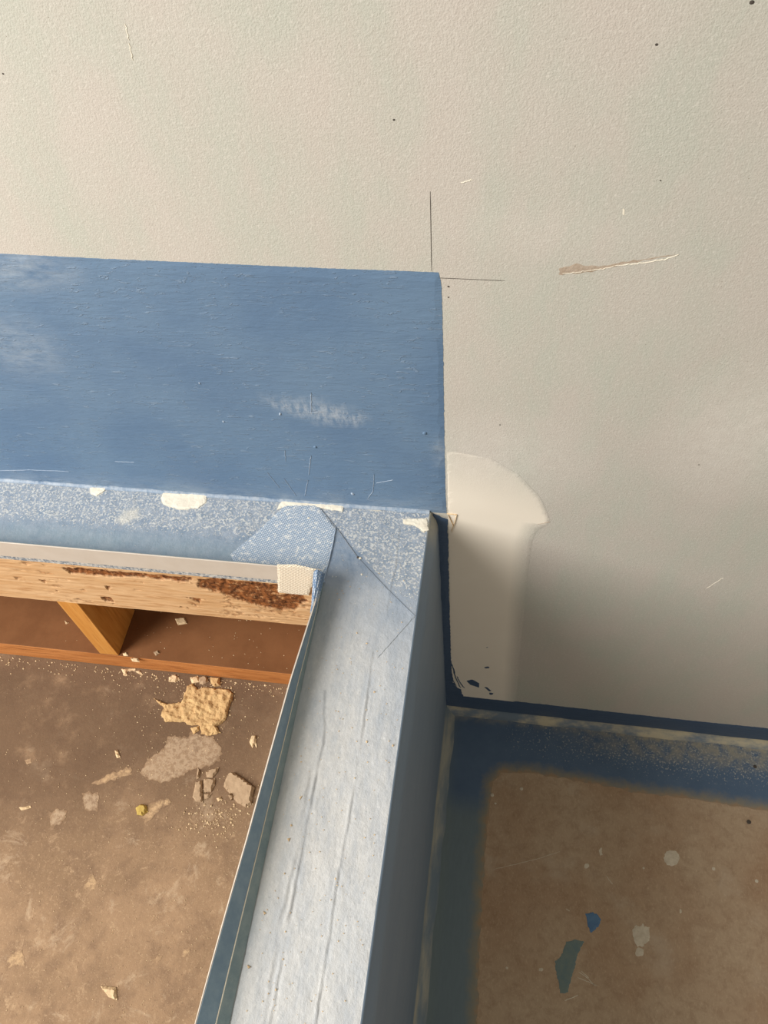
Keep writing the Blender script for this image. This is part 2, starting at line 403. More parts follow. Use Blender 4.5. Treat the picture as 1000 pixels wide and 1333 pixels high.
Vw += [(-1.6, .0125, -.05), (1.6, .0125, -.05), (1.6, .0125, 2.4), (-1.6, .0125, 2.4)]
c00, c10, c11, c01 = int(idx[0, 0]), int(idx[0, -1]), int(idx[-1, -1]), int(idx[-1, 0])
Fw += [(k0 + 1, k0, k0 + 3, k0 + 2)]
Fw += [tuple(idx[0, ::-1]) + (k0, k0 + 1), tuple(idx[-1, :]) + (k0 + 2, k0 + 3), tuple(idx[:, -1][::-1])[::-1] + (k0 + 2, k0 + 1), tuple(idx[:, 0]) + (k0 + 3, k0)]
wall = mesh('wall_back', Vw, Fw, BOARD, None, False, {'haze': np.concatenate([haze_fn(WP), np.zeros(4)]), 'plaster': np.zeros(len(Vw))})
tag(wall, 'grey green plasterboard wall behind the ledge and low wall', kind='structure')

# floors ----------------------------------------------------------
fx = np.arange(-1.6, -.12, .012); fy = np.arange(-1.6, .001, .012)
def dark_by_plate(P):  # mask that turns the floor colour darker near the bottom plate
    q = [on(p, 2, ZF)[:2] for p in ((60, 910), (330, 900), (20, 960), (190, 930))]
    return np.clip(sum(np.clip(1 - np.hypot(P[:, 0] - a[0], P[:, 1] - a[1]) / .23, 0, 1) for a in q), 0, 1)
floor_b = box('floor', -1.6, -D - .0015, -1.6, 0, ZF - .05, ZF - .0008, BATH)
tag(floor_b, 'dirty brown chipboard floor at the foot of the timber frame', kind='structure')
tag(gridmesh('floor_surface', fx, fy, lambda P: ZF - .0002 + .0005 * nz(P, 30, 3, 2) * 0, BATH, floor_b, {'dark_by_plate': dark_by_plate}))
floor_s = box('floor', WX - .004, 1.6, -1.6, 0, -.05, 0, HARD)
tag(floor_s, 'brown chipboard shower floor with a blue painted border', kind='structure')

# blue band on the wall -------------------------------------------
top_px = [(0, 330), (120, 336), (280, 343), (420, 349), (571, 354.5)]
tp = py(top_px)
sl = (tp[1][1] - tp[0][1]) / (tp[1][0] - tp[0][0])
poly = [(-1.55, tp[0][1] + .002)] + tp + py([(575, 372), (577, 450), (578.5, 560), (580, 640), (581.5, 668)]) + [(.022, H - .002), (-1.55, H - .002)]
pb = rough(poly, .003, .0006, 3, 260)
pb = [(x, max(z, H - .002)) for x, z in pb]
smx = py([(345, 520), (410, 522), (475, 540), (470, 552), (420, 548), (370, 534)])
def smear_fn(P): return np.clip(.6 + sd(P, smx) / .012, 0, 1) * .55
def cloud_fn(P):
    f = lambda q, rx, rz: np.clip(1.3 - np.hypot((P[:, 0] - q[0]) / rx, (P[:, 1] - q[1]) / rz), 0, 1)
    return np.clip(f(py([(20, 350)])[0], .07, .03) + .8 * f(py([(20, 450)])[0], .06, .05) + .7 * np.clip(1 - (P[:, 1] - H) / .035, 0, 1) + f(py([(572, 590)])[0], .01, .03), 0, 1)
band = slab('membrane_band', pb, 'y', 0, .0009, BLUE, wall, .012, edge=.001, extra={'smear': smear_fn, 'cloud': cloud_fn})
tag(band, 'broad blue waterproof paint band on the plasterboard above the ledge')
for i, (pts, ww) in enumerate([([(405, 510), (405.5, 536)], .0009), ([(405, 592), (402, 618)], .0009), ([(401, 624), (397, 645)], .0008), ([(348, 614), (364, 634)], .0006), ([(370, 622), (386, 645)], .0006),
                               ([(371, 585), (372, 600)], .0006), ([(487, 616), (486, 638), (479, 648)], .0007), ([(490, 628), (512, 624)], .0007), ([(0, 612), (40, 611), (90, 613)], .0006), ([(150, 600), (175, 601)], .0006)]):
    ribbon('scratch', polyline(py(pts), 12, .0008, i), ww, 'y', -.0008, .0006, PALEBLUE, wall)
for i, (x, y, r) in enumerate([(553, 563, .0024), (410.5, 581, .0020), (459, 642, .0022), (260, 498, .0012), (291, 548, .0014), (365, 538, .0018)]):
    c = py([(x, y)])[0]; a = [(c[0] + r * (.9 + .3 * math.sin(2.3 * t + i)) * math.cos(t), c[1] + r * 1.2 * math.sin(t)) for t in np.linspace(0, 6.283, 11)[:-1]]
    slab('paint_blob', a, 'y', -.0008, .0016, BLUE if i < 2 else PALEBLUE, wall, .001, edge=r * .8)
cv = []; cf = []
for i in range(141):
    x = -1.5 + 1.5 * i / 140; rr = .0045 * (1 + .5 * noise.noise(Vector((x * 40, 2, 0))))
    for k in range(5):
        a = math.pi / 2 * k / 4; cv.append((x, -.0006 - rr * (1 - math.sin(a)), H + .0004 + rr * (1 - math.cos(a))))
for i in range(140):
    for k in range(4): a = i * 5 + k; cf.append((a, a + 1, a + 6, a + 5))
mesh('membrane_cove', cv, cf, BLUE, wall, True, {'smear': np.full(len(cv), .55), 'cloud': np.full(len(cv), .9)})
# skim of filler beside the band ----------------------------------
fp = py([(582, 588), (602, 590), (640, 597), (676, 618), (704, 648), (716, 676), (712, 684), (700, 690), (692, 706), (688, 740), (682, 800), (676, 860), (672, 925), (588, 925), (586, 800)])
crisp = py([(582, 588), (602, 590), (640, 597), (676, 618), (704, 648), (716, 676), (700, 690)])
def plas_fn(P):
    d = pdist(P, fp); z = P[:, 1] - H
    fe = np.clip(d / np.where(z > -.01, .006, .026), 0, 1)
    fe = np.where(P[:, 0] < .06, 1, fe)
    return fe * (.3 + .7 * sstep(.135, .02, z + .25 * (P[:, 0] - .03)))
filler = slab('filler_patch', rough(fp, .004, .0008, 5), 'y', 0, .0005, BOARD, wall, .005, edge=.002, extra={'plaster': plas_fn, 'haze': lambda P: haze_fn(P)})
tag(filler, 'smooth beige skim of filler beside the inner corner')
# pencil lines, scuffs, chips -------------------------------------
ribbon('pencil_line', polyline(py([(560.2, 249), (562, 353)]), 10), .0009, 'y', 0, .0002, DARK, wall)
ribbon('pencil_line', polyline(py([(566, 361.5), (600, 363), (658, 365.5)]), 10), .0009, 'y', 0, .0002, DARK, wall)
sc = [(455, 300), (500, 287), (560, 293), (640, 280), (740, 265), (762, 262), (700, 274), (620, 290), (560, 303), (500, 313), (455, 315)]
slab('scuff', rough(py(crop(sc, 500, 200, 2)), .003, .0018, 8), 'y', 0, .0003, SCUFF, wall, .004, edge=.001)
for a in ([(732, 356), (745, 355), (790, 349), (800, 346)], [(800, 346), (840, 342), (868, 337), (884, 331)]):
    ribbon('torn_paper_edge', polyline(py(a), 24, .0016, 4), .0010, 'y', 0, .0004, WHITE, wall)
slab('paint_chip', py([(811, 271), (813.5, 273), (813, 280), (810.5, 279)]), 'y', 0, .0006, WHITE, wall, .002)
for a in ([(163, 31), (168, 52)], [(168, 56), (173, 78)], [(920, 766), (942, 752)], [(600, 238), (615, 234)]):
    ribbon('scratch', polyline(py(a), 10, .0015, 2), .0011, 'y', 0, .0003, WHITE, wall)
for x, y, r in [(513, 156, .0011), (855, 58, .0012), (910, 605, .001), (4, 96, .001), (979, 3, .0018), (651, 553, .001), (584, 373, .0013), (584, 387, .001), (860, 235, .0008)]:
    c = py([(x, y)])[0]; slab('speck', [(c[0] + r * math.cos(t), c[1] + r * .8 * math.sin(t)) for t in np.linspace(0, 6.283, 8)[:-1]], 'y', 0, .0004, DARK, wall, .001, edge=r)
# torn fibres at the top of the corner
for a in ([(582, 668), (595, 669)], [(595, 669), (592, 680), (588, 690)], [(584, 670), (590, 683), (588, 692)]):
    ribbon('loose_fibre', polyline(py(a), 8, .0006, 6), .0007, 'y', -.0004, .0016, PALE, wall)
ribbon('filler_nick', polyline(py([(700, 682), (716, 679)]), 8), .0008, 'y', -.0003, .0005, SCUFF, wall)
# membrane brushed into the inner corner and along the foot of the wall
vb = py([(583, 676), (584.5, 760), (587, 850), (588.5, 878), (594, 893), (603, 898), (604, 905.5), (700, 916), (800, 927), (900, 938), (1000, 948)])
vb = [(.004, H - .004)] + vb + [(1.55, vb[-1][1]), (1.55, -.001), (.004, -.001)]
mb = slab('membrane_skirting', rough(vb, .004, .0014, 9, 160), 'y', 0, .0011, NAVY, wall, .01, edge=.001)
tag(mb, 'dark blue waterproof paint brushed along the foot of the wall')
for a in ([(586, 858), (591, 872), (593, 880)], [(590, 870), (594, 884), (600, 895)], [(588, 876), (590, 886), (596, 896)], [(595, 880), (600, 890), (605, 895)]):
    ribbon('brush_drip', polyline(py(a), 10, .002, 3), .0024, 'y', -.0004, .0010, NAVY, wall)
for a in ([(607, 886), (615, 884), (624, 889), (624, 895), (612, 891)], [(631, 868), (636, 867), (638, 869.5), (631, 870)], [(630, 894), (634, 894), (640, 899), (637, 900)], [(637, 901), (643, 902), (641, 904.5), (637, 904)], [(632, 842), (636, 842), (635, 843.5)]):
    slab('paint_splash', rough(py(a), .0015, .0006, 2), 'y', -.0003, .0006, NAVY, wall, .002, edge=.001)

# membrane border on the shower floor -----------------------------
inn = pz([(621, 1333), (626, 1200), (634, 1080), (642, 1018), (652, 1006), (690, 1006), (760, 1018), (830, 1032), (910, 1042), (1000, 1056)], 0)
bp = [(WX - .003, -1.55), (inn[0][0], -1.55)] + inn + [(1.55, inn[-1][1]), (1.55, -.0005), (WX - .003, -.0005)]
bp = rough(bp, .006, .0035, 4, 60)
bp = [(max(x, WX - .003), min(y, -.0005)) for x, y in bp]
border = slab('membrane_border', bp, 'z', 0, .0006, BORDER, floor_s, .008, edge=.001, extra={
    'teal': lambda P: np.clip(.85 * sstep(-.16, -.22, P[:, 1]) * sstep(.13, .11, P[:, 0]) + .55 * sstep(.055, .02, P[:, 0]), 0, 1),
    'speck': lambda P: sstep(.04, .16, P[:, 0]) * sstep(-.16, -.05, P[:, 1]) * np.clip(.55 + P[:, 0], 0, 1),
    'bei': lambda P: np.clip(.75 * sstep(.18, .5, P[:, 0]) * sstep(-.075, -.035, P[:, 1]) + .6 * sstep(-.03, -.012, P[:, 1]), 0, 1)})
# only the inner rim counts as a feathered edge
P = np.array([v.co[:2] for v in border.data.vertices])
border.data.attributes['edge'].data.foreach_set('value', np.asarray(pdist(P, inn + [(1.55, inn[-1][1])], False) * np.where(np.abs(P[:, 1]) > 2, 1, 1), np.float32))
tag(border, 'blue waterproof paint border on the brown floor')
def cove(name, A, B, r, axis, mat, parent, seg=6, wob=.002):
    """quarter-round fillet from A to B in the corner; axis 'x' along the wall, 'y' along the low wall"""
    n = 90; V = []; F = []
    for i in range(n + 1):
        t = i / n; rr = r * (1 + .22 * noise.noise(Vector((i * .35, r * 99, 0)))) 
        for k in range(seg + 1):
            a = math.pi / 2 * k / seg; u = rr * (1 - math.sin(a)); v = rr * (1 - math.cos(a))
            if axis == 'x': V.append((A[0] + (B[0] - A[0]) * t, -.0004 - u, A[2] + v))
            else: V.append((A[0] + u, A[1] + (B[1] - A[1]) * t, A[2] + v))
    for i in range(n):
        for k in range(seg):
            a = i * (seg + 1) + k; f = (a, a + 1, a + seg + 2, a + seg + 1); F.append(f[::-1] if axis == 'y' else f)
    return mesh(name, V, F, mat, parent, True)
tag(cove('sealant_fillet', (WX, 0, .0004), (1.55, 0, .0004), .017, 'x', FILLET, floor_s), 'beige smeared sealant fillet along the foot of the wall')
cove('sealant_fillet', (WX - .001, -.002, .0004), (WX, -1.55, .0004), .022, 'y', FOOT, floor_s)
# paint drips and flecks on the shower floor
cr = lambda a: pz(crop(a, 680, 1060, 4.167), 0)
circ = lambda x, y, r, q=1.0: [(x + r * math.cos(t), y + r * q * math.sin(t)) for t in np.linspace(0, 6.283, 13)[:-1]]
def drip(poly, mat, h=.0006, lab=None, seed=1):
    o = slab('paint_drip', rough(cr(poly), .0014, .0016, seed, 260), 'z', 0, h, mat, floor_s, .003, edge=.002)
    if lab: tag(o, lab)
drip([(345, 540), (380, 530), (410, 545), (428, 575), (415, 610), (370, 645), (355, 600)], DRIPBLUE, lab='mid blue paint drip on the shower floor')
drip([(240, 690), (290, 680), (335, 690), (300, 760), (285, 830), (270, 880), (245, 970), (205, 970), (195, 900), (180, 840), (178, 800), (210, 770)], DRIPTEAL, .0004, 'grey teal paint smear on the shower floor')
drip(circ(810, 238, 44), DRIPWHITE); drip([(598, 625), (620, 600), (640, 610), (655, 592), (662, 608), (690, 612), (690, 685), (650, 718), (620, 718), (600, 665)], DRIPWHITE); drip(circ(637, 748, 24), DRIPWHITE)
drip(circ(350, 280, 14), DRIPWHITE, .0004); drip(circ(100, 842, 14, .6), DRIPWHITE, .0004); drip(circ(860, 525, 6, 2), DRIPWHITE, .0004); drip([(415, 195), (430, 180), (434, 215), (424, 230)], DRIPWHITE, .0004)
for a in ([(458, 335), (478, 365), (492, 380)], [(305, 855), (345, 880), (395, 930)], [(300, 885), (350, 905), (408, 932)], [(320, 850), (362, 888)], [(230, 1010), (270, 995), (305, 980)], [(235, 512), (258, 525)]):
    ribbon('scratch', polyline(cr(a), 12, .0012, 5), .0016, 'z', 0, .0003, DRIPWHITE, floor_s)
for x, y, r in [(679, 1027, .0032), (641, 1035, .0034), (645, 1046, .002), (975, 1070, .004), (983, 998, .0035), (660, 1260, .002), (838, 1130, .002), (929, 1131, .003), (985, 1147, .003)]:
    c = pz([(x, y)], 0)[0]
    slab('paint_fleck', rough(circ(c[0], c[1], r), .001, .0006, int(x)), 'z', .0005, .0005, DARK if x in (975, 983) else DRIPWHITE, floor_s, .002, edge=.001)
ribbon('scratch', polyline(pz([(642, 1132), (700, 1118), (730, 1108)], 0), 16, .001, 3), .0010, 'z', 0, .0002, DRIPWHITE, floor_s)

# ================================================================== LOW WALL AND L-SHAPED LEDGE TOP
lw = empty('low_wall', (-.06, -.6, 0))
tag(lw, 'low wall coated in blue membrane between the bath recess and shower floor', 'low wall')
def child(o, par):
    o.matrix_parent_inverse = par.matrix_world.inverted() if False else Matrix.Translation(-par.location); return o
BODYP = mat_plain('grey_fibre_board', (150, 148, 140), (138, 134, 126), 30, .9, .15)
child(box('core', -D - .0012, .003, -1.5, -.001, .0, H - .0125, BODYP, lw), lw)
# shower face: rounded arris, then a slightly battered face
ys = np.concatenate([np.linspace(-.0012, -.03, 12)[:-1], np.arange(-.03, -1.5, -.01)])
prof = []
for k in range(5):
    a = math.pi / 2 * k / 4; prof.append((.0025 * math.sin(a), H - .0025 * (1 - math.cos(a))))
prof += [(.005, H - .010), (.0085, H - .018), (.0105, H - .028)]
zz = np.linspace(H - .04, .0, 60); prof += [(.011 + (WX - .011) * (H - .04 - z) / (H - .04), z) for z in zz]
V = []; F = []; wo = []
for j, y in enumerate(ys):
    for k, (x, z) in enumerate(prof):
        q = .0009 * noise.fractal(Vector((y * 12, z * 20, 3)), 1, 2, 3) * min(1, k / 6)
        V.append((x + q, y, z)); wo.append(max(0, 1 - (H - z) / .05) * max(0, 1 - abs(y) / .055) * 1.3)
npf = len(prof)
for j in range(len(ys) - 1):
    for k in range(npf - 1):
        a = j * npf + k; F.append((a, a + 1, a + npf + 1, a + npf))
sf = child(mesh('shower_face', V, F, SIDE, lw, True, {'worn': np.clip(wo, 0, 1)}), lw)
# a small chip of loose membrane on the face
# top ------------------------------------------------------------
led = empty('ledge_top', (-.5, -.06, H - .012))
tag(led, 'L-shaped ledge board coated in speckled blue membrane along wall and low wall', 'ledge')
ZP = H
l1 = pz([(424, 900), (422, 960), (410, 1020), (400, 1072), (388, 1140), (368, 1240), (352, 1333)], H); l2 = pz([(486, 850), (476, 924), (460, 1040), (440, 1148), (416, 1300), (411, 1333)], H)
l3 = pz([(405, 1000), (385, 1120), (365, 1200), (350, 1290), (345, 1333)], H); l4 = pz([(520, 690), (515, 740), (505, 790)], H)
s1 = pz([(411, 655), (466, 726), (540, 802)], H); s2 = pz([(540, 802), (492, 856)], H)
def ext(l): a = np.array(l[-2]); b = np.array(l[-1]); return l + [tuple(b + (b - a) / np.linalg.norm(b - a) * .8)]
l1, l2, l3 = ext(l1), ext(l2), ext(l3)
def wob(P, s): return P + .0016 * np.stack([nz(P, 55, s, 2), 0 * P[:, 0]], 1)
def topz(P):
    z = np.zeros(len(P)); Q = wob(P, 2); nn = nz(P, 22, 12, 2)
    for l, hgt, wd in ((l1, .0009, .0026), (l2, .0007, .0022), (l3, .0006, .004), (l4, .0005, .002)):
        d = pdist(Q, l, False); a = np.array(l)
        xl = np.interp(-Q[:, 1], -a[:, 1], a[:, 0]); s = Q[:, 0] - xl
        z += hgt * np.exp(-(d / wd) ** 2) * np.where(s < 0, 1, -.9) * np.clip(np.abs(s) / (wd * .5), 0, 1) * np.clip(.7 + 1.3 * nn, .1, 1.3)
    d = pdist(P, s1, False); s = (P - np.array(s1[0])) @ np.array([-1, -1]) 
    z += .0008 * np.exp(-(d / .006)) * np.where((P[:, 0] - s1[0][0]) + (P[:, 1] - s1[0][1]) * .6 < 0, 1, 0)
    z += .0005 * nz(P, 45, 1, 3)
    return H + z
pats = [pz(crop(a, 0, 600, 3.333), H) for a in ([(390, 120), (435, 100), (460, 110), (455, 130), (420, 152), (395, 145)], [(708, 140), (800, 136), (898, 140), (895, 180), (860, 205), (780, 212), (710, 190), (700, 165)])]
pats += [pz(crop(a, 300, 600, 2.5), H) for a in ([(170, 128), (270, 136), (370, 142), (365, 165), (330, 160), (290, 152), (180, 150), (150, 160)], [(435, 146), (480, 152), (490, 164), (450, 158)], [(560, 190), (640, 188), (645, 225), (630, 232), (600, 210), (565, 205)])]
soft = [pz(crop(a, 0, 600, 3.333), H) for a in ([(540, 215), (605, 200), (605, 245), (530, 280), (500, 260)],)]
def patch_fn(P):
    r = np.zeros(len(P)); Q = P + .0018 * np.stack([nz(P, 120, 4, 3), nz(P, 120, 5, 3)], 1)
    for q in pats: r = np.maximum(r, sstep(-.0012, .0006, sd(Q, q)))
    for q in soft: r = np.maximum(r, .5 * sstep(-.004, .006, sd(Q, q)))
    # thin pale line where the ledge meets the wall at the far end
    r = np.maximum(r, .8 * sstep(-.38, -.46, P[:, 0]) * sstep(-.006, -.001, P[:, 1]))
    return r
def knee(P): return (P[:, 0] > -D).astype(float) * 1.0
def speck_fn(P):
    k = sstep(-.135, -.118, P[:, 0]); y = P[:, 1]
    ledge_ = .78 * sstep(-.085, -.045, y) + .12 * sstep(-.025, -.004, y) + .30
    side = (P[:, 0] + .0) - (np.interp(-y, [-s1[0][1], -s1[2][1]], [s1[0][0], s1[2][0]]))   # right of the diagonal seam
    kn = .75 * sstep(-.004, .004, side) * sstep(-.20, -.06, y) + .38 * sstep(-.3, -.1, y)
    kn = kn + .2 * sstep(-.03, -.008, y) * sstep(-.07, -.02, P[:, 0])
    return np.clip(ledge_ * (1 - k) + kn * k + .10, 0, 1)
def dust_fn(P):
    y = P[:, 1]; n1 = nz(P, 9, 6, 3)
    k = sstep(-.145, -.112, P[:, 0])
    d = sstep(-.10, -.25, y + .05 * n1) * k
    d = np.maximum(d, .72 * sstep(-.085, -.15, y) * k * sstep(-.0, -.06, P[:, 0]))
    # a pale cloud where the two seams meet
    c = np.array(pz([(500, 850)], H)[0]); d = np.maximum(d, .8 * np.clip(1 - np.hypot((P[:, 0] - c[0]) / .035, (P[:, 1] - c[1]) / .035), 0, 1))
    d = d * (1 - .35 * sstep(-.06, -.0, P[:, 0]) * sstep(-.45, -.2, y))
    return np.clip(d * .95, 0, 1)
def green_fn(P):
    a = sstep(-.055, -.09, P[:, 1]) * (P[:, 0] < -D); b = sstep(-.095, -.118, P[:, 0]) * (P[:, 1] < -.13)
    return np.clip(np.maximum(a * .8, b * .9) , 0, 1)
def crease_fn(P):
    Q = wob(P, 2); r_ = np.zeros(len(P)); nn = nz(P, 30, 15, 3)
    for l, wd, a in ((l1, .0015, .6), (l2, .0012, .5), (l4, .0010, .5), (l3, .002, .2)):
        r_ = np.maximum(r_, a * np.exp(-(pdist(Q, l, False) / wd) ** 2) * np.clip(.55 + 1.8 * nn, 0, 1))
    return r_
AT = {'crease': crease_fn, 'speck': speck_fn, 'dust': dust_fn, 'green': green_fn, 'patch': patch_fn}
xa = np.concatenate([np.linspace(-1.5, -.62, 60)[:-1], np.arange(-.62, -D - .0005, .0022)]); xb = np.linspace(xa[-1], 0, 90)
ya = np.linspace(-.0005, -D, 60); yb = np.concatenate([np.arange(-D - .0025, -.72, -.0025), np.linspace(-.73, -1.5, 40)])
# one L-shaped surface out of three joined blocks
bm = bmesh.new()
def blk(xs, ys):
    X, Y = np.meshgrid(xs, ys); P = np.stack([X.ravel(), Y.ravel()], 1); return P, len(xs), len(ys)
allP = []; F = []; off = 0
for xs, ys_ in ((xa, ya), (xb, ya), (xb, np.concatenate([[ya[-1]], yb]))):
    P, a, b = blk(xs, ys_); ii = np.arange(a * b).reshape(b, a) + off
    F += np.stack([ii[:-1, :-1], ii[1:, :-1], ii[1:, 1:], ii[:-1, 1:]], -1).reshape(-1, 4).tolist(); allP.append(P); off += a * b
allP = np.vstack(allP); Zt = topz(allP)
rim = (allP[:, 0] > -.0001); Zt[rim] = H
child(mesh('membrane_coat', np.column_stack([allP, Zt]), F, TOP, led, True, {k: f(allP) for k, f in AT.items()}), led)
EDGE = mat_plain('speckled_board_edge', (208, 204, 194), (92, 106, 122), 260, .8, .2, .0014)
child(box('board', -1.5, -D, -D, -.0005, H - .012, H - .0012, EDGE, led, .001, 1), led)
child(box('board', -D, -.0005, -1.5, -.0005, H - .012, H - .0012, EDGE, led, .001, 1), led)
def lc(o, lab=None):
    child(o, led)
    if lab: tag(o, lab)
    return o
# seams
for l, nn, ww in ((pz([(411, 655), (440, 690), (466, 726)], H), 20, .0010), (pz([(466, 726), (505, 768), (540, 802)], H), 20, .0005)):
    lc(ribbon('mitre_seam', polyline(l, nn, .0005), ww, 'z', H + .0004, .0006, SEAM if ww > .0008 else mat_plain('worn_seam', (128, 138, 150), (146, 154, 162), 200, .8, .2, .0001), led))
SEAM2 = mat_plain('faint_seam', (150, 158, 164), (168, 172, 174), 200, .8, .2, .0001)
lc(ribbon('mitre_seam', polyline(s2, 24, .0010), .0007, 'z', H + .0001, .0006, SEAM2, led))
lc(ribbon('membrane_fold', polyline(pz([(437, 688), (434, 706), (428, 732), (422, 755)], H), 14, .0004), .0016, 'z', H, .0022, PALEBLUE, led))
for x, y, r, m in [(466, 726, .0016, DARK), (469, 727, .0018, WHITE), (402, 675, .002, WHITE), (471, 748, .0014, WHITE), (374, 685, .0014, WHITE)]:
    c = pz([(x, y)], H)[0]; lc(slab('speck', rough(circ(c[0], c[1], r), .0008, .0005, int(x)), 'z', H + .0006, .0012, m, led, .001, edge=.001))
# mesh reinforcing tape on the ledge at the inside corner
mt = pz([(300, 722), (336, 692), (372, 657), (412, 656), (438, 690), (430, 722), (421, 752)], H)
mt = mt[:4] + mt[4:] + [(-D + .004, -D + .001), (mt[0][0] + .02, -D + .001)]
lc(slab('mesh_tape', rough(mt, .003, .0008, 2), 'z', H + .0004, .0009, WEAVEB, led, .004, edge=.001), 'mesh reinforcing tape soaked in blue membrane at the inside corner')
for i, q in enumerate(pats):
    if i != 3: lc(slab('filler_smear', rough(q, .002, .0014, i + 20), 'z', H + .0007, .0006, WHITE, led, .003, hn=.0004, edge=.0015))
# small grit on the low wall top
rg = random.Random(3); V = []; F = []
def grit(V, F, c, r, rg, flat=.6):
    b = len(V)
    for d in ((1, 0, 0), (-.3, 1, 0), (-.8, -.5, 0), (.2, -1, 0), (0, 0, 1), (0, 0, -.3)):
        V.append((c[0] + d[0] * r * rg.uniform(.5, 1.2), c[1] + d[1] * r * rg.uniform(.5, 1.2), c[2] + d[2] * r * flat * rg.uniform(.6, 1.2)))
    for f in ((0, 1, 4), (1, 2, 4), (2, 3, 4), (3, 0, 4), (1, 0, 5), (2, 1, 5), (3, 2, 5), (0, 3, 5)): F.append(tuple(b + q for q in f))
for i in range(420):
    y = -rg.uniform(.1, 1.2); grit(V, F, (rg.uniform(-.115, -.004), y, H + .0006), rg.uniform(.0004, .0011) * (1.6 if rg.random() < .06 else 1), rg)
tag(lc(mesh('surface_grit', V, F, PALE, led)), kind='stuff')
for i, a in enumerate(([(374, 1092), (378, 1091), (376, 1096)], [(343, 1186), (347, 1189), (344, 1191)], [(322, 1256), (327, 1259), (323, 1261)], [(390, 1038), (394, 1036), (391, 1041)])):
    lc(slab('loose_flake', pz(a, H), 'z', H + .0008, .0012, PALE, led, .001, edge=.001))

# ================================================================== EDGE STRIP
es = lc(box('edge_strip', -1.5, -D + .001, -D - .0012, -D + .0006, H - .001, H + SH, PVC, led, .0004, 1), 'white plastic upstand strip along the front of the ledge')
box('inner_coat', -1.5, -D, -D + .0006, -D + .0018, H, H + SH - .0015, TEAL, es)
yk = np.concatenate([np.linspace(-D, -.20, 20)[:-1], np.linspace(-.20, -1.5, 130)])
ang = lambda y: np.radians(np.interp(-y, [.12, .150, .172, .276, .4515, .616, 1.5], [92, 96, 97, 82, 66, 44, 30]))
hgt = lambda y: SH * np.interp(-y, [.12, 1.5], [1, 1])
def strip(name, o0, o1, t0, t1, mat, par):
    """twisting strip between two offsets across its thickness, from fraction t0 to t1 of its height"""
    V = []; F = []; ts = np.linspace(t0, t1, 7)
    for y in yk:
        a = ang(y); h_ = hgt(y)
        dx, dz = -math.cos(a), math.sin(a); nx2, nz2 = math.sin(a), math.cos(a)
        ring = [(t, o0) for t in ts] + [(t, o1) for t in ts[::-1]]
        for t, o_ in ring:
            V.append((-D + .0005 + dx * h_ * t + nx2 * o_, y, H + dz * h_ * t + nz2 * o_))
    m = 14
    for j in range(len(yk) - 1):
        for k in range(m):
            a = j * m + k; b = j * m + (k + 1) % m; F.append((a, b, b + m, a + m))
    F.append(tuple(range(m))[::-1]); e = (len(yk) - 1) * m; F.append(tuple(range(e, e + m)))
    return mesh(name, V, F, mat, par)
ek = lc(strip('edge_strip', -.0009, .0006, 0, 1, PVC, led), 'white plastic upstand strip twisting outwards along the low wall, blue inside')
strip('inner_coat', .0006, .0011, .42, .97, PVCBLUE, ek)
strip('inner_coat', .0006, .0018, .0, .38, TEAL, ek)
strip('coat_edge', .0006, .0016, .385, .41, WHITE, ek)
# mesh tape wrapped round the corner of the strip
mp = py([(361, 735), (385, 735), (412, 741), (407, 760), (402, 775), (380, 773), (362, 771)], -D - .0012)
mw = slab('mesh_tape', rough(mp, .003, .0007, 4), 'y', -D - .0011, .0012, WEAVE, es, .004, edge=.001)
tag(mw, 'beige mesh tape patch folded over the strip at the inside corner')
V = []; F = []; yt = np.linspace(-D - .002, -.185, 26); nr = 8
for j, y in enumerate(yt):
    a = ang(y); dx, dz = -math.cos(a), math.sin(a); r = (.0085 if j > 0 else .004) * (1 - .8 * (j / 25) ** 1.5)
    for k in range(nr):
        t = 2 * math.pi * k / nr; q = 1 + .12 * ((j + k) % 2)
        V.append((-D + .0005 + dx * SH * .86 + r * .8 * q * math.cos(t) - .0014, y, H + dz * SH * .86 + r * 1.25 * q * math.sin(t)))
for j in range(25):
    for k in range(nr): F.append((j * nr + k, j * nr + (k + 1) % nr, (j + 1) * nr + (k + 1) % nr, (j + 1) * nr + k))
F.append(tuple(range(nr))); F.append(tuple(range(25 * nr, 26 * nr))[::-1])
mesh('mesh_tape', V, F, WEAVEW, ek)

# ================================================================== TIMBER FRAME UNDER THE LEDGE
fr = empty('timber_frame', (-.7, -.06, ZF))
tag(fr, 'pine stud frame with rough header rail under the ledge board', 'timber frame')
bark_polys = [py(q, -D) for q in (
    crop([(515, 392), (560, 385), (640, 395), (722, 402), (728, 432), (790, 430), (800, 445), (770, 468), (735, 470), (690, 462), (640, 448), (600, 436), (560, 420), (520, 412)], 0, 560, 2),
    crop([(160, 358), (230, 362), (320, 370), (400, 376), (500, 385), (500, 396), (420, 390), (380, 384), (300, 382), (240, 378), (180, 372)], 0, 560, 2),
    [(18, 752), (26, 752), (24, 755)], [(52, 756), (58, 754), (57, 759)], [(132, 778), (142, 778), (148, 784), (140, 784)], [(136, 762), (145, 764), (142, 768)], [(240, 776), (262, 780), (258, 784)])]
xs = np.concatenate([np.linspace(-1.5, -.62, 40)[:-1], np.arange(-.62, -D - .002, .002)]); xs = np.append(xs, -D - .0015); zs = np.linspace(H - .0125, ZB, 46)
X, Z = np.meshgrid(xs, zs); P = np.stack([X.ravel(), Z.ravel()], 1)
Q = P + .004 * np.stack([nz(P, 70, 1, 3), nz(P, 70, 2, 3)], 1)
rb = random.Random(21)
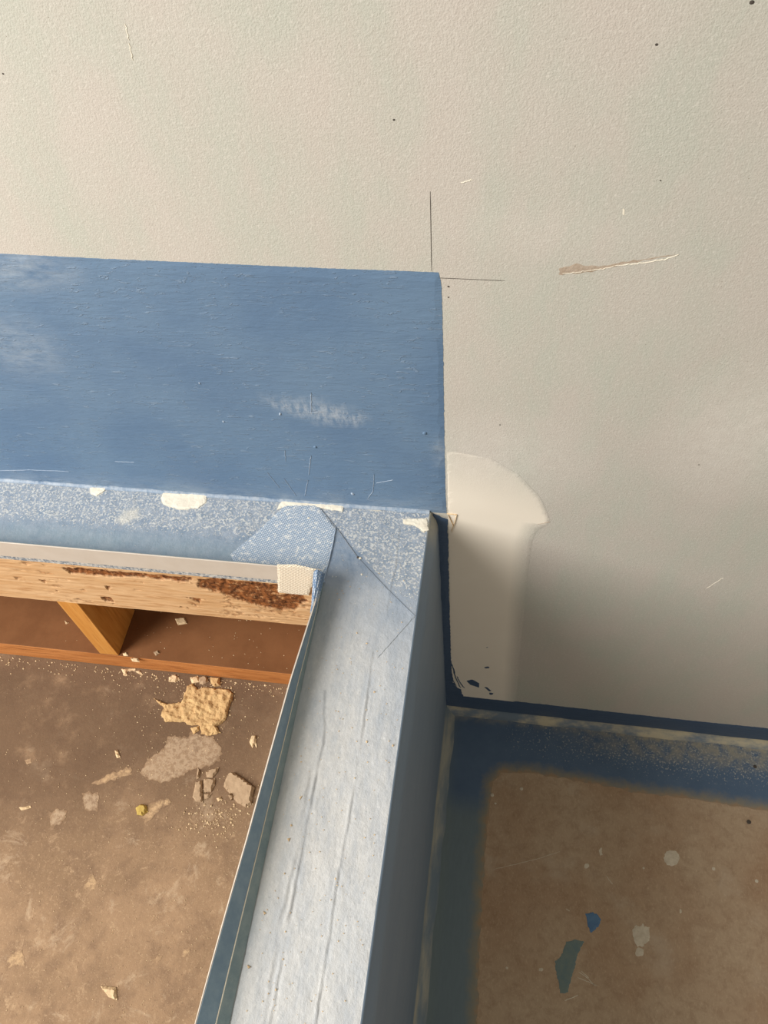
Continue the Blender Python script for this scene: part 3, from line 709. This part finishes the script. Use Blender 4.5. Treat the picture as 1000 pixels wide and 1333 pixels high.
for i in range(46):
    bx_, bz_ = (rb.uniform(-.56, -.14), H - .013 - .112 * rb.random() ** 1.3) if i < 30 else (rb.gauss(-.26, .06), H - .06 - .05 * rb.random())
    L_ = rb.uniform(.003, .011); h_ = rb.uniform(.0012, .0035)
    bark_polys.append([(bx_ - L_, bz_ + rb.uniform(-1, 1) * h_), (bx_ - L_ * .2, bz_ + h_), (bx_ + L_, bz_ + rb.uniform(-1, .5) * h_), (bx_ + L_ * .3, bz_ - h_)])
bark = np.zeros(len(P))
for q in bark_polys: bark = np.maximum(bark, (1 if bark_polys.index(q) < 7 else .55) * sstep(-.0012, .0012, sd(Q, q)))
sp_ = sstep(.22, .36, nz(P * np.array([.5, 1.6]), 60, 8, 3)) * sstep(.0, .25, nz(P, 12, 9, 2) + .05) * .6
n80 = nz(P, 160, 3, 3)
yy = -D - .0002 + bark * (.0022 + .0016 * n80) + .0012 * sp_ + .0003 * nz(P * np.array([.3, 1]), 150, 4, 2)
nx3, nz3 = len(xs), len(zs); ii = np.arange(nx3 * nz3).reshape(nz3, nx3)
F = np.stack([ii[:-1, :-1], ii[1:, :-1], ii[1:, 1:], ii[:-1, 1:]], -1).reshape(-1, 4).tolist()
V = [(p[0], y, p[1]) for p, y in zip(P, yy)]; k0 = len(V); YB = -D + .09
V += [(xs[0], YB, zs[0]), (xs[-1], YB, zs[0]), (xs[-1], YB, zs[-1]), (xs[0], YB, zs[-1])]
F += [tuple(ii[0, :]) + (k0 + 1, k0), tuple(ii[-1, ::-1]) + (k0 + 3, k0 + 2), tuple(ii[::-1, 0])[::-1] + (k0 + 3, k0), tuple(ii[::-1, -1]) + (k0 + 1, k0 + 2), (k0, k0 + 1, k0 + 2, k0 + 3)]
rail = child(mesh('header_rail', V, F, PINE, fr, False, {'bark': np.concatenate([np.clip(bark + .8 * sp_ * sstep(-.05, .2, n80), 0, 1), np.zeros(4)])}), fr)
tag(rail, 'pale pine rail with dark bark pockets')
# bottom plate with its upper face coloured a darker red-brown than the front edge
pl_ = box('bottom_plate', -1.5, -D - .0015, -D, -.0006, ZF, ZT, [PLATE, PLATETOP], fr, .0012, 2)
for p in pl_.data.polygons:
    if p.normal.z > .9: p.material_index = 1
child(pl_, fr)
for x0, x1 in ((-.552, -.518), (-1.05, -1.016), (-.158, -.1275)):
    child(box('stud', x0, x1, -D + .0009, -D + .087, ZT, ZB, STUD, fr, .0008, 1), fr)

# ================================================================== RUBBLE ON THE BATH-SIDE FLOOR
k5 = lambda a: pz(crop(a, 160, 860, 5), ZF)
k25 = lambda a: pz(crop(a, 0, 820, 2.5), ZF)
FZ = ZF
ml = slab('mortar_lump', rough(k5([(200, 245), (290, 285), (380, 275), (420, 170), (450, 150), (490, 185), (530, 175), (690, 190), (720, 215), (715, 250), (690, 310), (670, 390), (610, 430), (640, 470), (560, 490), (510, 480), (500, 420), (440, 425), (400, 400), (280, 400), (250, 360), (270, 310)]), .003, .0022, 4), 'z', FZ, .0055, MORTAR, None, .0025, hn=.0035, hf=110, edge=.004)
tag(ml, 'flattened buff mortar lump dried on the dirty floor', 'mortar')
RUB = 'loose plaster pieces on the dirty floor'
def piece(name, poly, h, mat, label, cat, tilt=(0, 0), group=RUB, seed=1, hn=.0006, z=None):
    o = slab(name, rough(poly, .0025, .0006, seed), 'z', FZ if z is None else z, h, mat, None, .003, hn=hn, hf=150, edge=.0015, tilt=tilt)
    return tag(o, label, cat, group)
piece('plaster_fragment', k5([(690, 740), (720, 730), (790, 775), (860, 830), (850, 860), (838, 940), (800, 955), (745, 925), (655, 820), (670, 775)]), .007, PLASTER, 'largest flat plaster fragment with a raised broken edge', 'plaster fragment', (.05, .12), seed=2)
piece('plaster_fragment', k5([(475, 790), (515, 780), (522, 925), (480, 920), (455, 890)]), .005, PLASTER, 'long upright plaster fragment beside the square cracked piece', 'plaster fragment', seed=3)
piece('plaster_fragment', k5([(527, 772), (602, 768), (600, 810), (575, 855), (530, 858)]), .005, PLASTER, 'squarish cracked plaster fragment between long and triangular pieces', 'plaster fragment', seed=4)
piece('plaster_fragment', k5([(540, 720), (625, 695), (615, 730), (585, 764), (545, 762)]), .005, PLASTER, 'pointed plaster fragment touching the squarish piece', 'plaster fragment', seed=5)
piece('plaster_fragment', k5([(488, 698), (503, 720), (497, 765), (478, 775)]), .004, PLASTER, 'thin sliver of plaster above the long fragment', 'plaster fragment', seed=6)
piece('plaster_fragment', k5([(530, 865), (580, 866), (560, 895), (528, 905)]), .004, PLASTER, 'small wedge of plaster below the squarish piece', 'plaster fragment', seed=7)
piece('plaster_fragment', k5([(688, 880), (715, 865), (724, 890), (705, 910)]), .011, PLASTER, 'small plaster crumb lying on the largest fragment', 'plaster fragment', seed=8)
piece('plaster_fragment', k5([(840, 490), (865, 488), (872, 570), (857, 545), (845, 572), (823, 530)]), .004, PALE, 'forked pale plaster splinter beside the low wall', 'plaster fragment', seed=9)
piece('plaster_fragment', k5([(300, 108), (340, 92), (368, 115), (340, 140), (300, 140)]), .004, PALE, 'pale flat plaster chip near the bottom plate', 'plaster fragment', seed=10)
piece('plaster_fragment', k5([(568, 112), (632, 112), (636, 165), (600, 172), (575, 150)]), .007, MORTAR, 'buff mortar chunk between the mortar lump and bottom plate', 'mortar', seed=11)
piece('plaster_fragment', k5([(500, 110), (545, 104), (560, 140), (520, 160), (495, 140)]), .006, PLASTER, 'brown crumbly chunk against the bottom plate', 'mortar', seed=12)
piece('plaster_fragment', k5([(438, 112), (490, 100), (500, 140), (450, 150)]), .004, PALE, 'pale crumbly chip against the bottom plate', 'plaster fragment', seed=13)
piece('plaster_fragment', k5([(440, 440), (495, 425), (500, 455), (460, 480)]), .005, MORTAR, 'broken mortar crumb tucked under the mortar lump', 'mortar', seed=14)
piece('plaster_fragment', k5([(610, 895), (640, 885), (640, 905), (620, 920)]), .004, PALE, 'pale rounded crumb beside the long plaster fragment', 'plaster fragment', seed=15)
c8 = lambda a: pz(crop(a, 0, 740, 4.167), ZF)
piece('paper_sliver', c8([(658, 546), (736, 544), (736, 553), (688, 558), (692, 584), (678, 584)]), .003, PALE, 'bent white sliver at the foot of the bottom plate', 'sliver', group=None, seed=16)
piece('plaster_fragment', c8([(735, 560), (758, 553), (776, 580), (755, 572)]), .003, PALE, 'small pale wedge beside the bent white sliver', 'plaster fragment', seed=17)
piece('plaster_fragment', k25([(328, 1160), (378, 1163), (382, 1205), (355, 1195)]), .005, PALE, 'single pale chip on the open floor away from the rubble', 'plaster fragment', seed=18)
piece('plaster_fragment', k25([(374, 392), (384, 392), (392, 415), (380, 418)]), .004, PALE, 'small upright splinter left of the mortar lump', 'plaster fragment', seed=19)
piece('foam_blob', k5([(85, 960), (120, 935), (155, 945), (165, 985), (130, 1010), (95, 1005)]), .007, YELLOW, 'dull yellow foam blob on the dirty floor', 'foam blob', group=None, seed=20)
piece('plaster_fragment', k25([(62, 578), (100, 572), (102, 580), (70, 588)]), .003, PALE, 'thin pale flake on the open floor near a round spot', 'plaster fragment', seed=21)
def stain(poly, mat=STAIN, s=1, amp=.004): slab('plaster_stain', rough(poly, .003, amp, s), 'z', FZ, .0004, mat, floor_b, .006, edge=.001)
stain(k5([(110, 730), (160, 640), (270, 570), (290, 500), (340, 485), (420, 500), (440, 460), (500, 490), (590, 490), (640, 580), (640, 650), (560, 690), (480, 700), (340, 770), (250, 800), (200, 780)]), STAIN, 1)
STAIN2 = mat_stain('buff_plaster_smear', (204, 172, 132), (186, 154, 116))
stain(k25([(295, 500), (360, 468), (425, 445), (432, 470), (330, 500)]), STAIN2, 2)
stain(k25([(160, 595), (190, 580), (218, 588), (210, 620), (180, 640), (165, 652)]), STAIN, 3); stain(k25([(265, 530), (320, 528), (318, 590), (275, 585)]), STAIN, 4)
stain(k25([(255, 852), (290, 810), (300, 790), (320, 825), (335, 850), (290, 848)]), STAIN2, 5); stain(k5([(170, 930), (220, 910), (300, 900), (310, 940), (250, 960), (200, 1020), (150, 1060), (120, 1020)]), STAIN2, 6)
stain(k25([(80, 425), (100, 418), (102, 432), (88, 438)]), STAIN2, 7, .001); stain(k25([(490, 930), (515, 925), (518, 945), (495, 950)]), STAIN2, 8); stain(k25([(490, 1065), (530, 1060), (520, 1080), (498, 1085)]), STAIN2, 9); stain(k25([(20, 1060), (75, 1040), (80, 1090), (30, 1100)]), STAIN2, 10); stain(k25([(590, 1040), (615, 1035), (612, 1060), (595, 1062)]), STAIN2, 12)
# countless crumbs
rg = random.Random(11); V = []; F = []
def crumb(px, py_, r): 
    c = on((px, py_), 2, ZF); 
    if c[1] > -D - .003 or c[0] > -D - .02: return
    grit(V, F, (c[0], c[1], ZF + .0003), r, rg, .7)
for i in range(260):
    x = rg.uniform(0, 375); crumb(x, 851 + .107 * x + 3 + abs(rg.gauss(0, 8)), rg.uniform(.0006, .0020) * (1.5 if rg.random() < .1 else 1))
for i in range(200): crumb(rg.gauss(265, 70), rg.gauss(905, 30), rg.uniform(.0005, .0016))
for i in range(150): crumb(rg.gauss(280, 22), rg.gauss(1062, 16), rg.uniform(.0006, .0022))
for i in range(150): crumb(rg.uniform(180, 350), rg.uniform(890, 1080), rg.uniform(.0005, .0014))
for i in range(500): crumb(rg.uniform(-20, 330), rg.uniform(880, 1333), rg.uniform(.0004, .0011))
tag(mesh('floor_crumbs', V, F, PALE), 'countless pale plaster crumbs scattered over the dirty floor', 'crumbs', kind='stuff')
V = []; F = []
for i in range(60):
    c = on((rg.uniform(0, 385), 0), 2, ZT); 
    x = rg.uniform(-.62, -.17); grit(V, F, (x, -D + rg.uniform(.004, .10), ZT + .0002), rg.uniform(.0005, .0013), rg, .7)
tag(mesh('plate_crumbs', V, F, PALE), 'fine pale crumbs lying on top of the bottom plate', 'crumbs', kind='stuff')
for i, a in enumerate(([(228, 806), (240, 804), (244, 812), (232, 814)], [(200, 849), (206, 847), (208, 851), (203, 854)], [(84, 808), (90, 811), (86, 813)], [(160, 851), (165, 849), (167, 854), (161, 854)], [(170, 857), (180, 857), (182, 862), (172, 861)])):
    o = slab('plaster_crumb', rough(pz(a, ZT), .002, .0006, i), 'z', ZT, .003, PALE if i != 1 else PLASTER, None, .002, edge=.001)
    tag(o, ['broad pale plaster flake lying on the bottom plate away from the stud', 'brownish plaster crumb on the bottom plate near its front edge', 'tiny pale flake on the bottom plate beside the lit narrow face of the stud',
            'pale plaster crumb right against the foot of the stud', 'thin pale flake on the front edge of the bottom plate'][i], 'crumb', 'plaster crumbs on the bottom plate')
